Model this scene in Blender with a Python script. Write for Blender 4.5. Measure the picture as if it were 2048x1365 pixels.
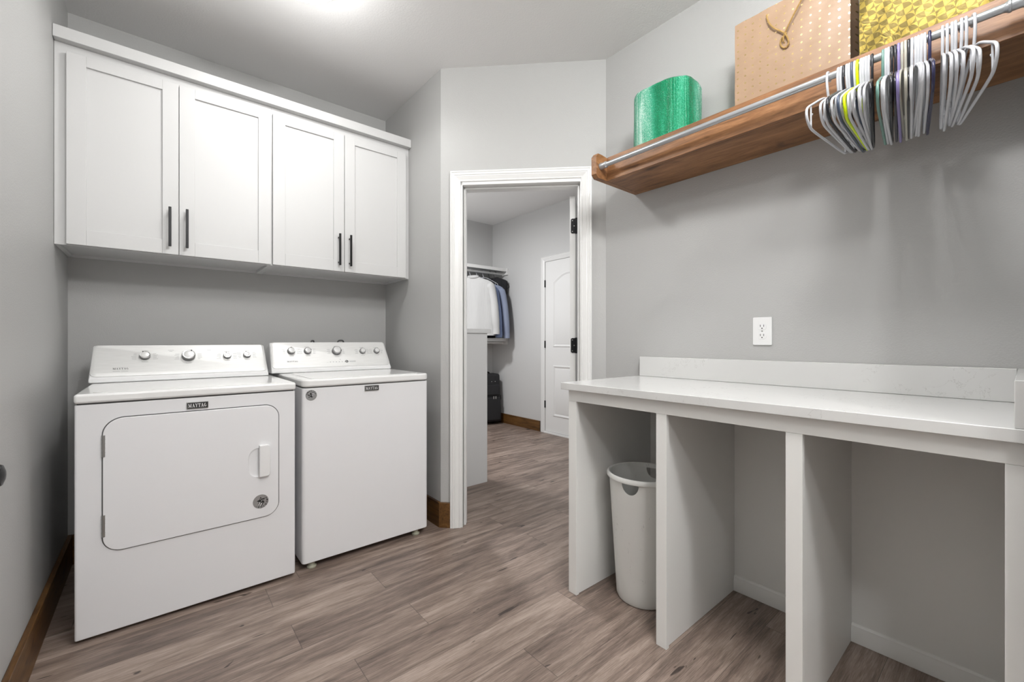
import bpy, bmesh, math, random
from mathutils import Vector, Matrix
random.seed(7)
for o in list(bpy.data.objects): bpy.data.objects.remove(o)
SC = bpy.context.scene
COL = SC.collection
PI = math.pi
# ------------------------------------------------------------------ camera, world, lights
CAM_H = 1.10; YAW = math.radians(39.75); FPX = 855.0
cam = bpy.data.cameras.new('camera'); camo = bpy.data.objects.new('camera', cam); COL.objects.link(camo)
camo.location = (0, 0, CAM_H); camo.rotation_euler = (PI/2, 0, -YAW)
cam.sensor_width = 36; cam.sensor_fit = 'HORIZONTAL'; cam.lens = 36*FPX/2048; cam.clip_start = 0.02; cam.clip_end = 50
SC.camera = camo
w = bpy.data.worlds.new('world'); SC.world = w; w.use_nodes = True
w.node_tree.nodes['Background'].inputs[0].default_value = (0.8, 0.85, 1, 1)
w.node_tree.nodes['Background'].inputs[1].default_value = 0.05
vs = SC.view_settings; vs.view_transform = 'Standard'; vs.look = 'None'; vs.gamma = 1; vs.use_curve_mapping = False
vs.exposure = 0.13
def lamp(name, loc, power, radius=0.1, color=(1, 0.995, 0.985)):
    l = bpy.data.lights.new(name, 'POINT'); l.energy = power; l.shadow_soft_size = radius; l.color = color
    o = bpy.data.objects.new(name, l); COL.objects.link(o); o.location = loc; return o
# lights outside the frame: ceiling bulbs, plus two added fill lights
lamp('ceiling_bulb_counter', (1.20, 0.42, 2.60), 9, 0.04)
lamp('fill_light_room', (0.78, 0.15, 2.58), 31, 0.09)  # unseen fill, added to light the dryer front and side walls
lamp('ceiling_bulb_entry', (-0.15, -0.75, 2.58), 26, 0.08)
lamp('fill_light_rear', (0.70, -0.95, 2.55), 50, 0.10)  # unseen fill behind the camera, added to brighten the left wall
_c = bpy.data.lights.new('closet_ceiling_panel', 'AREA'); _c.shape = 'DISK'; _c.size = 0.22; _c.energy = 44; _c.color = (0.99, 0.99, 1)
_co = bpy.data.objects.new('closet_ceiling_panel', _c); COL.objects.link(_co); _co.location = (1.85, 3.60, 2.60)
LAMP_ON = 14.0     # emission of the visible ceiling light's diffuser

# ------------------------------------------------------------------ materials
def mat(name, col, rough=0.5, metal=0.0, **kw):
    m = bpy.data.materials.new(name); m.use_nodes = True
    b = m.node_tree.nodes['Principled BSDF']
    b.inputs['Base Color'].default_value = (*col, 1); b.inputs['Roughness'].default_value = rough
    b.inputs['Metallic'].default_value = metal
    for k, v in kw.items(): b.inputs[k.replace('_', ' ')].default_value = v
    return m
def N(m, t, **kw):
    n = m.node_tree.nodes.new(t)
    for k, v in kw.items(): setattr(n, k, v)
    return n
def L(m, a, b): m.node_tree.links.new(a, b)
def B(m): return m.node_tree.nodes['Principled BSDF']
def MATH(m, op, a, b=None, c=None):
    n = N(m, 'ShaderNodeMath', operation=op)
    for i, v in enumerate((a, b, c)):
        if v is None: continue
        if isinstance(v, (int, float)): n.inputs[i].default_value = v
        else: L(m, v, n.inputs[i])
    return n.outputs[0]
def ramp(m, fac, stops):
    r = N(m, 'ShaderNodeValToRGB'); e = r.color_ramp.elements
    while len(e) < len(stops): e.new(0.5)
    for el, (p, c) in zip(e, stops): el.position = p; el.color = (*c, 1)
    L(m, fac, r.inputs[0]); return r.outputs[0]
def coords(m, scale=(1, 1, 1), off=(0, 0, 0), kind='Object'):
    if kind == 'World': src = N(m, 'ShaderNodeNewGeometry').outputs['Position']
    else: src = N(m, 'ShaderNodeTexCoord').outputs['Object']
    mp = N(m, 'ShaderNodeMapping'); mp.inputs['Scale'].default_value = scale; mp.inputs['Location'].default_value = off
    L(m, src, mp.inputs[0]); return mp.outputs[0]
def noise(m, vec, scale, detail=3, rough=0.5, dist=0.0):
    n = N(m, 'ShaderNodeTexNoise'); n.inputs['Scale'].default_value = scale; n.inputs['Detail'].default_value = detail
    n.inputs['Roughness'].default_value = rough; n.inputs['Distortion'].default_value = dist
    L(m, vec, n.inputs['Vector']); return n.outputs['Fac']
def bump(m, h, strength=0.1, dist=0.002):
    b = N(m, 'ShaderNodeBump'); b.inputs['Strength'].default_value = strength; b.inputs['Distance'].default_value = dist
    L(m, h, b.inputs['Height']); L(m, b.outputs[0], B(m).inputs['Normal'])
def paint(name, col, rough=0.55, tex=0.25, scale=170):
    m = mat(name, col, rough); v = coords(m, kind='World')
    bump(m, noise(m, v, scale, 2), tex, 0.002); return m
M = {}
M['wall'] = paint('wall_paint', (0.46, 0.46, 0.453), 0.5, 0.35, 190)
M['closet_wall'] = paint('closet_wall_paint', (0.60, 0.60, 0.595), 0.55, 0.25)
M['ceiling'] = paint('ceiling_paint', (0.83, 0.825, 0.82), 0.8, 0.35, 120)
M['trim'] = mat('white_trim', (0.80, 0.80, 0.79), 0.28)
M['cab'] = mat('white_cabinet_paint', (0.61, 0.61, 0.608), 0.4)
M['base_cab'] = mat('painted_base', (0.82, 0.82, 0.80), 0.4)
M['enamel'] = mat('white_enamel', (0.83, 0.83, 0.845), 0.22)
M['enamel_top'] = mat('white_enamel_top', (0.84, 0.84, 0.835), 0.12)
M['plastic'] = mat('white_plastic', (0.84, 0.84, 0.84), 0.3)
M['dark'] = mat('dark_gap', (0.03, 0.03, 0.03), 0.6)
M['gasket'] = mat('grey_gasket', (0.10, 0.10, 0.10), 0.6)
M['black'] = mat('matte_black_metal', (0.012, 0.012, 0.013), 0.35, 0.6)
M['chrome'] = mat('knob_chrome', (0.62, 0.62, 0.62), 0.25, 1)
M['steel'] = mat('hinge_steel', (0.45, 0.45, 0.44), 0.35, 1)
M['knobside'] = mat('knob_side', (0.20, 0.20, 0.20), 0.3, 1)
M['knobtop'] = mat('knob_top', (0.80, 0.80, 0.80), 0.25, 0.3)
M['rod'] = mat('grey_rod', (0.50, 0.52, 0.54), 0.32, 0.75)
M['ink'] = mat('black_ink', (0.02, 0.02, 0.02), 0.5)
M['greyink'] = mat('grey_ink', (0.22, 0.22, 0.22), 0.5)
M['foot'] = mat('foot_plastic', (0.42, 0.42, 0.33), 0.5)
M['silver'] = mat('silver_sticker', (0.38, 0.38, 0.38), 0.3, 0.5)
M['white'] = mat('white_print', (0.85, 0.85, 0.85), 0.5)
M['red'] = mat('dull_red_print', (0.35, 0.16, 0.17), 0.5)
M['glow'] = mat('lamp_diffuser', (0.9, 0.9, 0.9), 0.5)
B(M['glow']).inputs['Emission Color'].default_value = (1, 0.98, 0.95, 1); B(M['glow']).inputs['Emission Strength'].default_value = LAMP_ON
# brushed faceplate
m = mat('brushed_faceplate', (0.74, 0.74, 0.73), 0.42, 0.25); M['brushed'] = m
v = coords(m, (3, 60, 400), kind='World'); g = noise(m, v, 6, 3)
L(m, ramp(m, g, [(0.3, (0.66, 0.66, 0.65)), (0.7, (0.82, 0.82, 0.81))]), B(m).inputs['Base Color'])
bump(m, g, 0.05, 0.001)
# floor planks along X
def floor_mat():
    m = mat('plank_floor', (0.2, 0.15, 0.12), 0.38)
    pos = N(m, 'ShaderNodeNewGeometry').outputs['Position']
    s = N(m, 'ShaderNodeSeparateXYZ'); L(m, pos, s.inputs[0]); X, Y = s.outputs[0], s.outputs[1]
    W = 0.168; PL = 1.22
    yr = MATH(m, 'DIVIDE', MATH(m, 'SUBTRACT', Y, 1.482 - 20*W), W)
    row = MATH(m, 'FLOOR', yr); fy = MATH(m, 'FRACT', yr)
    wn = N(m, 'ShaderNodeTexWhiteNoise', noise_dimensions='1D'); L(m, row, wn.inputs['W'])
    # joint offset per row (fixed rows seen in front of the machines, others scattered)
    off = MATH(m, 'MULTIPLY', wn.outputs['Value'], PL)
    for r, x in ((20, 0.812), (19, 0.525), (22, 0.783), (23, 0.37), (18, 1.354), (21, 1.62)):
        eq = MATH(m, 'COMPARE', row, float(r), 0.4)
        off = MATH(m, 'ADD', MATH(m, 'MULTIPLY', off, MATH(m, 'SUBTRACT', 1.0, eq)), MATH(m, 'MULTIPLY', eq, float(x)))
    xr = MATH(m, 'DIVIDE', MATH(m, 'SUBTRACT', MATH(m, 'ADD', X, 10*PL), off), PL)
    pid = MATH(m, 'FLOOR', xr); fx = MATH(m, 'FRACT', xr)
    wn2 = N(m, 'ShaderNodeTexWhiteNoise', noise_dimensions='2D')
    cb = N(m, 'ShaderNodeCombineXYZ'); L(m, row, cb.inputs[0]); L(m, pid, cb.inputs[1]); L(m, cb.outputs[0], wn2.inputs['Vector'])
    rnd = wn2.outputs['Value']
    # grain coordinates with a jump per plank
    c2 = N(m, 'ShaderNodeCombineXYZ')
    L(m, MATH(m, 'ADD', X, MATH(m, 'MULTIPLY', rnd, 31.0)), c2.inputs[0])
    L(m, MATH(m, 'ADD', Y, MATH(m, 'MULTIPLY', rnd, 7.0)), c2.inputs[1]); L(m, rnd, c2.inputs[2])
    def mp(sc):
        q = N(m, 'ShaderNodeMapping'); q.inputs['Scale'].default_value = sc; L(m, c2.outputs[0], q.inputs[0]); return q.outputs[0]
    a = noise(m, mp((1.3, 13, 1)), 2.2, 5, 0.6, 0.6)
    b = noise(m, mp((4.0, 90, 1)), 3.4, 5, 0.75, 0.25)
    d = noise(m, mp((1.0, 6, 1)), 1.6, 2, 0.5, 1.2)
    kn = noise(m, mp((4.5, 15, 1)), 1.5, 2, 0.5, 0.9)
    val = MATH(m, 'ADD', MATH(m, 'MULTIPLY', a, 0.42), MATH(m, 'MULTIPLY', b, 0.42))
    val = MATH(m, 'ADD', val, MATH(m, 'MULTIPLY', d, 0.20))
    val = MATH(m, 'ADD', val, MATH(m, 'MULTIPLY', MATH(m, 'SUBTRACT', rnd, 0.5), 0.07))
    knot = MATH(m, 'SMOOTH_MIN', MATH(m, 'MULTIPLY', MATH(m, 'MAXIMUM', MATH(m, 'SUBTRACT', kn, 0.70), 0.0), 5.0), 0.35, 0.1)
    val = MATH(m, 'SUBTRACT', val, MATH(m, 'MAXIMUM', knot, 0.0))
    col = ramp(m, val, [(0.35, (0.055, 0.040, 0.033)), (0.45, (0.150, 0.110, 0.090)), (0.54, (0.255, 0.193, 0.158)), (0.66, (0.42, 0.335, 0.285))])
    seam = MATH(m, 'MAXIMUM', MATH(m, 'LESS_THAN', fy, 0.010), MATH(m, 'LESS_THAN', fx, 0.0018))
    mx = N(m, 'ShaderNodeMix', data_type='RGBA'); L(m, MATH(m, 'MULTIPLY', seam, 0.6), mx.inputs['Factor'])
    L(m, col, mx.inputs['A']); mx.inputs['B'].default_value = (0.03, 0.022, 0.02, 1)
    L(m, mx.outputs['Result'], B(m).inputs['Base Color'])
    L(m, MATH(m, 'ADD', MATH(m, 'MULTIPLY', b, 0.25), 0.30), B(m).inputs['Roughness'])
    bump(m, MATH(m, 'SUBTRACT', b, seam), 0.12, 0.001)
    return m
M['floor'] = floor_mat()
def wood(name, cols, scale=(14, 1.3, 14), rough=0.42, knots=0.0):
    m = mat(name, cols[1], rough); v = coords(m, scale, kind='World')
    a = noise(m, v, 1.5, 5, 0.6, 1.4); b = noise(m, v, 9, 4, 0.7, 0.3)
    val = MATH(m, 'ADD', MATH(m, 'MULTIPLY', a, 0.65), MATH(m, 'MULTIPLY', b, 0.35))
    if knots:
        v2 = coords(m, (scale[0]*.8, scale[1]*3.2, scale[2]*.8), (3, 1, 2), kind='World'); k = noise(m, v2, 1.2, 1, 0.4, 0.6)
        val = MATH(m, 'SUBTRACT', val, MATH(m, 'MULTIPLY', MATH(m, 'MAXIMUM', MATH(m, 'SUBTRACT', k, 0.68), 0.0), knots))
    L(m, ramp(m, val, [(0.30, cols[0]), (0.5, cols[1]), (0.68, cols[2])]), B(m).inputs['Base Color'])
    bump(m, b, 0.12, 0.001); return m
SH = [(0.085, 0.036, 0.014), (0.25, 0.115, 0.046), (0.43, 0.22, 0.10)]
M['shelf_wood'] = wood('stained_shelf_wood', SH, (9, 1.4, 14), 0.42, 2.5)
BB = [(0.035, 0.014, 0.004), (0.115, 0.052, 0.013), (0.20, 0.098, 0.028)]
M['bb_y'] = wood('baseboard_wood_y', BB, (14, 1.6, 14), 0.4, 4)
M['bb_x'] = wood('baseboard_wood_x', BB, (1.6, 14, 14), 0.4, 4)
# quartz
m = mat('white_quartz', (0.80, 0.80, 0.79), 0.14); M['quartz'] = m
v = coords(m, (1, 1, 1), kind='World'); a = noise(m, v, 9, 5, 0.6, 1.8); msk = noise(m, v, 5, 2, 0.5)
line = MATH(m, 'MULTIPLY', MATH(m, 'LESS_THAN', MATH(m, 'ABSOLUTE', MATH(m, 'SUBTRACT', a, 0.5)), 0.004), MATH(m, 'GREATER_THAN', msk, 0.56))
mx = N(m, 'ShaderNodeMix', data_type='RGBA'); L(m, MATH(m, 'MULTIPLY', line, 0.5), mx.inputs['Factor'])
mx.inputs['A'].default_value = (0.66, 0.66, 0.65, 1); mx.inputs['B'].default_value = (0.40, 0.39, 0.38, 1)
L(m, mx.outputs['Result'], B(m).inputs['Base Color'])
# scuffed bin plastic
m = mat('scuffed_white_plastic', (0.6, 0.6, 0.58), 0.45); M['bin'] = m
v = coords(m, (1, 1, 1), kind='World'); a = noise(m, v, 14, 6, 0.75, 1.0)
v2 = coords(m, (60, 60, 14), kind='World'); b = noise(m, v2, 2, 3, 0.6, 1.5)
fac = MATH(m, 'MULTIPLY', MATH(m, 'GREATER_THAN', a, 0.62), MATH(m, 'GREATER_THAN', b, 0.57))
mx = N(m, 'ShaderNodeMix', data_type='RGBA'); L(m, MATH(m, 'MULTIPLY', fac, 0.35), mx.inputs['Factor'])
mx.inputs['A'].default_value = (0.70, 0.70, 0.675, 1); mx.inputs['B'].default_value = (0.25, 0.25, 0.24, 1)
L(m, mx.outputs['Result'], B(m).inputs['Base Color'])
# bubble wrap
m = mat('green_bubble_wrap', (0.01, 0.5, 0.22), 0.16, 0.0); M['bubble'] = m
v = coords(m, (1, 1, 1.15)); vo = N(m, 'ShaderNodeTexVoronoi'); vo.inputs['Scale'].default_value = 165; vo.inputs['Randomness'].default_value = 0.25
L(m, v, vo.inputs['Vector']); dd = vo.outputs['Distance']
v2 = coords(m, (1, 1, 0.12)); st = noise(m, v2, 8, 1, 0.5, 0.3)
cc = MATH(m, 'ADD', MATH(m, 'MULTIPLY', dd, 0.35), MATH(m, 'MULTIPLY', st, 0.85))
L(m, ramp(m, cc, [(0.36, (0.0, 0.11, 0.045)), (0.55, (0.0, 0.23, 0.10)), (0.68, (0.05, 0.42, 0.25)), (0.80, (0.55, 0.78, 0.68))]), B(m).inputs['Base Color'])  # pale stops paint the wrinkles' bright reflections into the green as vertical bands
bump(m, MATH(m, 'ADD', MATH(m, 'MULTIPLY', MATH(m, 'SUBTRACT', 1.0, dd), 1.0), MATH(m, 'MULTIPLY', st, 0.8)), 0.9, 0.004)
# kraft paper with gold dots (face in the Y-Z plane)
m = mat('kraft_gold_dots', (0.62, 0.42, 0.27), 0.5); M['kraft'] = m
s = N(m, 'ShaderNodeSeparateXYZ'); L(m, coords(m), s.inputs[0])
fy = MATH(m, 'SUBTRACT', MATH(m, 'FRACT', MATH(m, 'DIVIDE', MATH(m, 'ADD', s.outputs[1], 5.01), 0.0275)), 0.5)
fz = MATH(m, 'SUBTRACT', MATH(m, 'FRACT', MATH(m, 'DIVIDE', MATH(m, 'ADD', s.outputs[2], 5.004), 0.0275)), 0.5)
r2 = MATH(m, 'SQRT', MATH(m, 'ADD', MATH(m, 'MULTIPLY', fy, fy), MATH(m, 'MULTIPLY', fz, fz)))
dot = MATH(m, 'LESS_THAN', r2, 0.125)
mx = N(m, 'ShaderNodeMix', data_type='RGBA'); L(m, dot, mx.inputs['Factor'])
mx.inputs['A'].default_value = (0.33, 0.22, 0.14, 1); mx.inputs['B'].default_value = (0.80, 0.60, 0.30, 1)
L(m, mx.outputs['Result'], B(m).inputs['Base Color']); L(m, MATH(m, 'MULTIPLY', dot, 0.9), B(m).inputs['Metallic'])
L(m, MATH(m, 'SUBTRACT', 0.5, MATH(m, 'MULTIPLY', dot, 0.3)), B(m).inputs['Roughness'])
bump(m, noise(m, coords(m, (3, 1.5, 5)), 2.2, 2, 0.5, 0.8), 0.25, 0.02)
# gold foil with quartered circles
m = mat('gold_foil_pattern', (0.7, 0.5, 0.08), 0.38, 0.6); M['gold'] = m
s = N(m, 'ShaderNodeSeparateXYZ')
mp = N(m, 'ShaderNodeMapping'); mp.inputs['Rotation'].default_value = (math.radians(10), 0, 0); L(m, coords(m), mp.inputs[0]); L(m, mp.outputs[0], s.inputs[0])
gy = MATH(m, 'SUBTRACT', MATH(m, 'FRACT', MATH(m, 'DIVIDE', MATH(m, 'ADD', s.outputs[1], 5.0), 0.040)), 0.5)
gz = MATH(m, 'SUBTRACT', MATH(m, 'FRACT', MATH(m, 'DIVIDE', MATH(m, 'ADD', s.outputs[2], 5.0), 0.040)), 0.5)
ins = MATH(m, 'LESS_THAN', MATH(m, 'ADD', MATH(m, 'MULTIPLY', gy, gy), MATH(m, 'MULTIPLY', gz, gz)), 0.235)
qd = MATH(m, 'GREATER_THAN', MATH(m, 'MULTIPLY', gy, gz), 0.0)
xo = MATH(m, 'ABSOLUTE', MATH(m, 'SUBTRACT', ins, qd))
wr = noise(m, coords(m, (5, 5, 5)), 4, 3, 0.6, 1.0)
mx = N(m, 'ShaderNodeMix', data_type='RGBA'); L(m, xo, mx.inputs['Factor'])
mx.inputs['A'].default_value = (0.20, 0.145, 0.020, 1); mx.inputs['B'].default_value = (0.085, 0.060, 0.007, 1)
L(m, mx.outputs['Result'], B(m).inputs['Base Color'])
bump(m, MATH(m, 'ADD', wr, MATH(m, 'MULTIPLY', xo, 0.03)), 0.18, 0.008)
M['cord'] = mat('gold_cord', (0.42, 0.27, 0.09), 0.5, 0.2)
def cloth(name, col, rough=0.85):
    m = mat(name, col, rough); bump(m, noise(m, coords(m, (14, 14, 2)), 2, 3, 0.5, 0.5), 0.5, 0.01); return m
M['shirt_white'] = cloth('white_cotton', (0.55, 0.55, 0.545)); M['shirt_blue'] = cloth('blue_cotton', (0.20, 0.26, 0.44))
M['shirt_grey'] = cloth('blue_grey_cotton', (0.27, 0.31, 0.42)); M['cloth_black'] = cloth('black_cloth', (0.012, 0.012, 0.014))
M['case'] = cloth('black_nylon', (0.014, 0.014, 0.016), 0.6)
for n_, c_ in dict(white=(0.58, 0.59, 0.62), cream=(0.47, 0.455, 0.39), black=(0.018, 0.019, 0.024), navy=(0.022, 0.022, 0.07), slate=(0.055, 0.075, 0.12),
                   lime=(0.62, 0.80, 0.0), sage=(0.14, 0.27, 0.23), purple=(0.24, 0.20, 0.42)).items():
    M['h_' + n_] = mat('hanger_plastic_' + n_, c_, 0.22)

# ------------------------------------------------------------------ mesh helpers
def nb(): return bmesh.new()
def box(bm, x0, x1, y0, y1, z0, z1):
    v = [bm.verts.new(p) for p in ((x0,y0,z0),(x1,y0,z0),(x1,y1,z0),(x0,y1,z0),(x0,y0,z1),(x1,y0,z1),(x1,y1,z1),(x0,y1,z1))]
    for f in ((0,3,2,1),(4,5,6,7),(0,1,5,4),(1,2,6,5),(2,3,7,6),(3,0,4,7)): bm.faces.new([v[i] for i in f])
    return bm
def obox(bm, O, U, V, W, a, b, c):   # box at origin O spanning a,b,c ranges along axes U,V,W
    O = Vector(O); U = Vector(U); V = Vector(V); W = Vector(W); vs_ = []
    for k in c:
        for j in b:
            for i in a: vs_.append(bm.verts.new(O + U*i + V*j + W*k))
    for f in ((0,2,3,1),(4,5,7,6),(0,1,5,4),(1,3,7,5),(3,2,6,7),(2,0,4,6)): bm.faces.new([vs_[i] for i in f])
    return bm
def prism(bm, pts, vec):             # polygon (3D points) extruded along vec
    vec = Vector(vec); a = [bm.verts.new(p) for p in pts]; b = [bm.verts.new(Vector(p) + vec) for p in pts]; n = len(a)
    bm.faces.new(a[::-1]); bm.faces.new(b)
    for i in range(n): bm.faces.new((a[i], a[(i+1) % n], b[(i+1) % n], b[i]))
    return bm
def tube(bm, pts, r, seg=8, closed=False, cap=True, rf=None, sq=False):
    pts = [Vector(p) for p in pts]; n = len(pts); rings = []
    up = None
    for i, p in enumerate(pts):
        if closed: t = pts[(i+1) % n] - pts[i-1]
        else: t = pts[min(i+1, n-1)] - pts[max(i-1, 0)]
        t.normalize()
        if up is None:
            up = Vector((0, 0, 1)) if abs(t.z) < 0.9 else Vector((1, 0, 0))
        a = t.cross(up).normalized(); up = a.cross(t).normalized()
        rr = r if rf is None else r*rf(i/(n-1))
        k = 1.0
        rings.append([bm.verts.new(p + (a*math.cos(2*PI*(j+.5)/seg) + up*math.sin(2*PI*(j+.5)/seg))*rr*k) for j in range(seg)])
    m_ = n if closed else n-1
    for i in range(m_):
        A, Bq = rings[i], rings[(i+1) % n]
        for j in range(seg): bm.faces.new((A[j], A[(j+1) % seg], Bq[(j+1) % seg], Bq[j]))
    if cap and not closed: bm.faces.new(rings[0][::-1]); bm.faces.new(rings[-1])
    return bm
def lathe(bm, prof, O=(0,0,0), axis=(0,0,1), seg=32, cap=True):   # prof [(r,h)]
    O = Vector(O); ax = Vector(axis).normalized(); u = ax.orthogonal().normalized(); v = ax.cross(u); rings = []
    for r, h in prof:
        rings.append([bm.verts.new(O + ax*h + (u*math.cos(2*PI*j/seg) + v*math.sin(2*PI*j/seg))*max(r, 1e-5)) for j in range(seg)])
    for A, Bq in zip(rings, rings[1:]):
        for j in range(seg): bm.faces.new((A[j], A[(j+1) % seg], Bq[(j+1) % seg], Bq[j]))
    if cap: bm.faces.new(rings[0][::-1]); bm.faces.new(rings[-1])
    return bm
def rrect(w0, w1, h0, h1, r, seg=8):  # rounded rectangle outline; r may be 4 radii (bl, br, tr, tl)
    if not isinstance(r, (list, tuple)): r = [r]*4
    out = []
    for (cx, cy, a0, rr) in ((w0+r[0], h0+r[0], PI, r[0]), (w1-r[1], h0+r[1], 1.5*PI, r[1]), (w1-r[2], h1-r[2], 0, r[2]), (w0+r[3], h1-r[3], .5*PI, r[3])):
        for k in range(seg+1): a = a0 + k*PI/2/seg; out.append((cx + rr*math.cos(a), cy + rr*math.sin(a)))
    return out
def smooth(pts, it=2, closed=False):
    for _ in range(it):
        q = []; n = len(pts)
        rng = range(n) if closed else range(n-1)
        if not closed: q.append(Vector(pts[0]))
        for i in rng:
            a = Vector(pts[i]); b = Vector(pts[(i+1) % n]); q += [a*.75 + b*.25, a*.25 + b*.75]
        if not closed: q.append(Vector(pts[-1]))
        pts = q
    return pts
ORG = {}
def finish(me, mt, ang=35):
    me.materials.append(mt)
    for p in me.polygons: p.use_smooth = True
    me.set_sharp_from_angle(angle=math.radians(ang))
def obj(name, bm, mt, parent=None, bevel=0, seg=2, ang=35, label=None):
    bmesh.ops.recalc_face_normals(bm, faces=bm.faces)
    if parent is not None: org = ORG[parent]
    else:
        xs = [v.co for v in bm.verts]
        org = Vector(((min(c.x for c in xs)+max(c.x for c in xs))/2, (min(c.y for c in xs)+max(c.y for c in xs))/2, min(c.z for c in xs)))
    for v in bm.verts: v.co -= org
    me = bpy.data.meshes.new(name); bm.to_mesh(me); bm.free(); finish(me, mt, ang)
    o = bpy.data.objects.new(name, me); COL.objects.link(o)
    if parent is not None: o.parent = parent
    else: o.location = org
    ORG[o] = org.copy() if parent is None else ORG[parent]
    if bevel:
        b = o.modifiers.new('bevel', 'BEVEL'); b.width = bevel; b.segments = seg; b.limit_method = 'ANGLE'; b.angle_limit = math.radians(40); b.harden_normals = True
    if label: o['label'] = label
    return o
def tag(o, label, cat, group=None):
    o['label'] = label; o['category'] = cat
    if group: o['group'] = group
    return o
def thing(name, label, cat, loc, group=None):
    o = bpy.data.objects.new(name, None); COL.objects.link(o); o.location = loc; o.empty_display_size = 0.05
    ORG[o] = Vector(loc); return tag(o, label, cat, group)
def struct(name, bm, mt, parent=None, label=None, **kw):
    o = obj(name, bm, mt, parent, **kw)
    if parent is None: o['kind'] = 'structure'
    if label: o['label'] = label
    return o
def sempty(name, loc, label=None):
    o = bpy.data.objects.new(name, None); COL.objects.link(o); o.location = loc; ORG[o] = Vector(loc); o['kind'] = 'structure'
    if label: o['label'] = label
    return o
def bake(o):     # apply modifiers
    dg = bpy.context.evaluated_depsgraph_get(); me = bpy.data.meshes.new_from_object(o.evaluated_get(dg))
    o.modifiers.clear(); o.data = me
def cut(o, bm):  # boolean difference, cutter given in world coordinates
    org = ORG[o]
    bmesh.ops.recalc_face_normals(bm, faces=bm.faces)
    for v in bm.verts: v.co -= org
    me = bpy.data.meshes.new('cutter'); bm.to_mesh(me); bm.free()
    c = bpy.data.objects.new('cutter', me); COL.objects.link(c); c.location = org
    md = o.modifiers.new('bool', 'BOOLEAN'); md.object = c; md.operation = 'DIFFERENCE'; md.solver = 'EXACT'
    bpy.context.view_layer.update(); bake(o); bpy.data.objects.remove(c)
    for p in o.data.polygons: p.use_smooth = True
    o.data.set_sharp_from_angle(angle=math.radians(35))
    for p in o.data.polygons:
        if abs(p.normal.y) > .9999: p.use_smooth = False

# ------------------------------------------------------------------ room shell
XL, XR, YB, XS, ZC = -0.335, 1.98, 3.01, 1.295, 2.715
A = Vector((1.295, 2.217, 0)); Bc = Vector((1.98, 1.539, 0)); S = (Bc - A).normalized(); NN = Vector((-S.y, S.x, 0))   # diagonal wall, NN points into the closet
SL = (Bc - A).length; UP = Vector((0, 0, 1))
struct('floor', box(nb(), -2.2, 3.8, -2.4, 4.95, -0.05, 0), M['floor'], label='grey-brown wood-look plank floor')
struct('ceiling', box(nb(), -2.2, 3.8, -2.4, 4.95, ZC, ZC+0.1), M['ceiling'], label='plain pale grey ceiling')
struct('wall_left', box(nb(), XL-.12, XL, -0.25, YB+.12, 0, ZC), M['wall'], label='grey wall left of the dryer')
struct('wall_back', box(nb(), XL, XS+.12, YB, YB+.12, 0, ZC), M['wall'], label='grey wall behind the washer and dryer')
struct('wall_alcove', prism(nb(), [(XS, A.y, 0), (XS+.12, A.y+.05, 0), (XS+.12, YB, 0), (XS, YB, 0)], (0, 0, ZC)), M['wall'], label='short grey wall right of the washer')
JL, JR, JH = 0.132, 0.822, 2.035     # door opening in the diagonal wall
bm = nb()
obox(bm, A, S, NN, UP, (0, JL), (0, .12), (0, ZC)); obox(bm, A, S, NN, UP, (JR, SL), (0, .12), (0, ZC)); obox(bm, A, S, NN, UP, (JL, JR), (0, .12), (JH, ZC))
struct('wall_diagonal', bm, M['wall'], label='angled grey wall with the closet doorway')
struct('wall_right', prism(nb(), [(XR, -.125, 0), (XR+.12, -.125, 0), (XR+.12, Bc.y+.05, 0), (XR, Bc.y, 0)], (0, 0, ZC)), M['wall'], label='grey wall behind the counter')
struct('wall_return', box(nb(), 1.33, XR, -.125, -.006, 0, ZC), M['wall'], label='short wall at the right end of the counter')
struct('wall_rear', box(nb(), -2.2, 3.8, -2.4, -2.3, 0, ZC), M['wall'])
struct('wall_entry_left', box(nb(), -2.2, -2.1, -2.3, -.25, 0, ZC), M['wall'])
struct('wall_entry_corner', box(nb(), -2.1, XL-.12, -.25, -.13, 0, ZC), M['wall'])
struct('wall_entry_right', box(nb(), 2.2, 2.3, -2.3, 1.0, 0, ZC), M['wall'])
# closet shell
XC, YC = 3.60, 4.753
struct('wall_closet_right', box(nb(), XC, XC+.12, .9, YC+.12, 0, ZC), M['closet_wall'], label='pale closet wall with the panelled door')
struct('wall_closet_back', box(nb(), 1.0, XC, YC, YC+.12, 0, ZC), M['closet_wall'], label='pale closet wall behind the hanging clothes')
struct('wall_closet_left', box(nb(), 1.30, 1.415, YB+.12, YC, 0, ZC), M['closet_wall'])
struct('wall_closet_front', box(nb(), XR+.12, XC, .9, 1.0, 0, ZC), M['closet_wall'])
# wooden baseboards
BH = 0.146
struct('baseboard_left', box(nb(), XL, XL+.018, -.2, YB, 0, BH), M['bb_y'], bevel=.003, label='stained wooden baseboard along the left wall')
struct('baseboard_back', box(nb(), XL+.018, XS, YB-.018, YB, 0, BH), M['bb_x'], bevel=.003, label='stained wooden baseboard behind the machines')
struct('baseboard_alcove', prism(nb(), [(XS, A.y, 0), (XS, YB-.018, 0), (XS-.016, YB-.018, 0), (XS-.016, A.y-.007, 0)], (0, 0, BH)), M['bb_y'], bevel=.002, label='dark stained baseboard beside the washer')
p0 = A; c1 = A - NN*.018
struct('baseboard_diagonal', prism(nb(), [A, A + S*.062, A + S*.062 - NN*.018, Vector((XS-.016, A.y-.007, 0))], (0, 0, BH)), M['bb_x'], bevel=.002, label='short piece of honey-brown baseboard left of the door casing')
struct('baseboard_closet', box(nb(), XC-.018, XC, 3.785, YC, 0, 0.126), M['bb_y'], bevel=.003, label='stained wooden baseboard in the closet')
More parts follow.
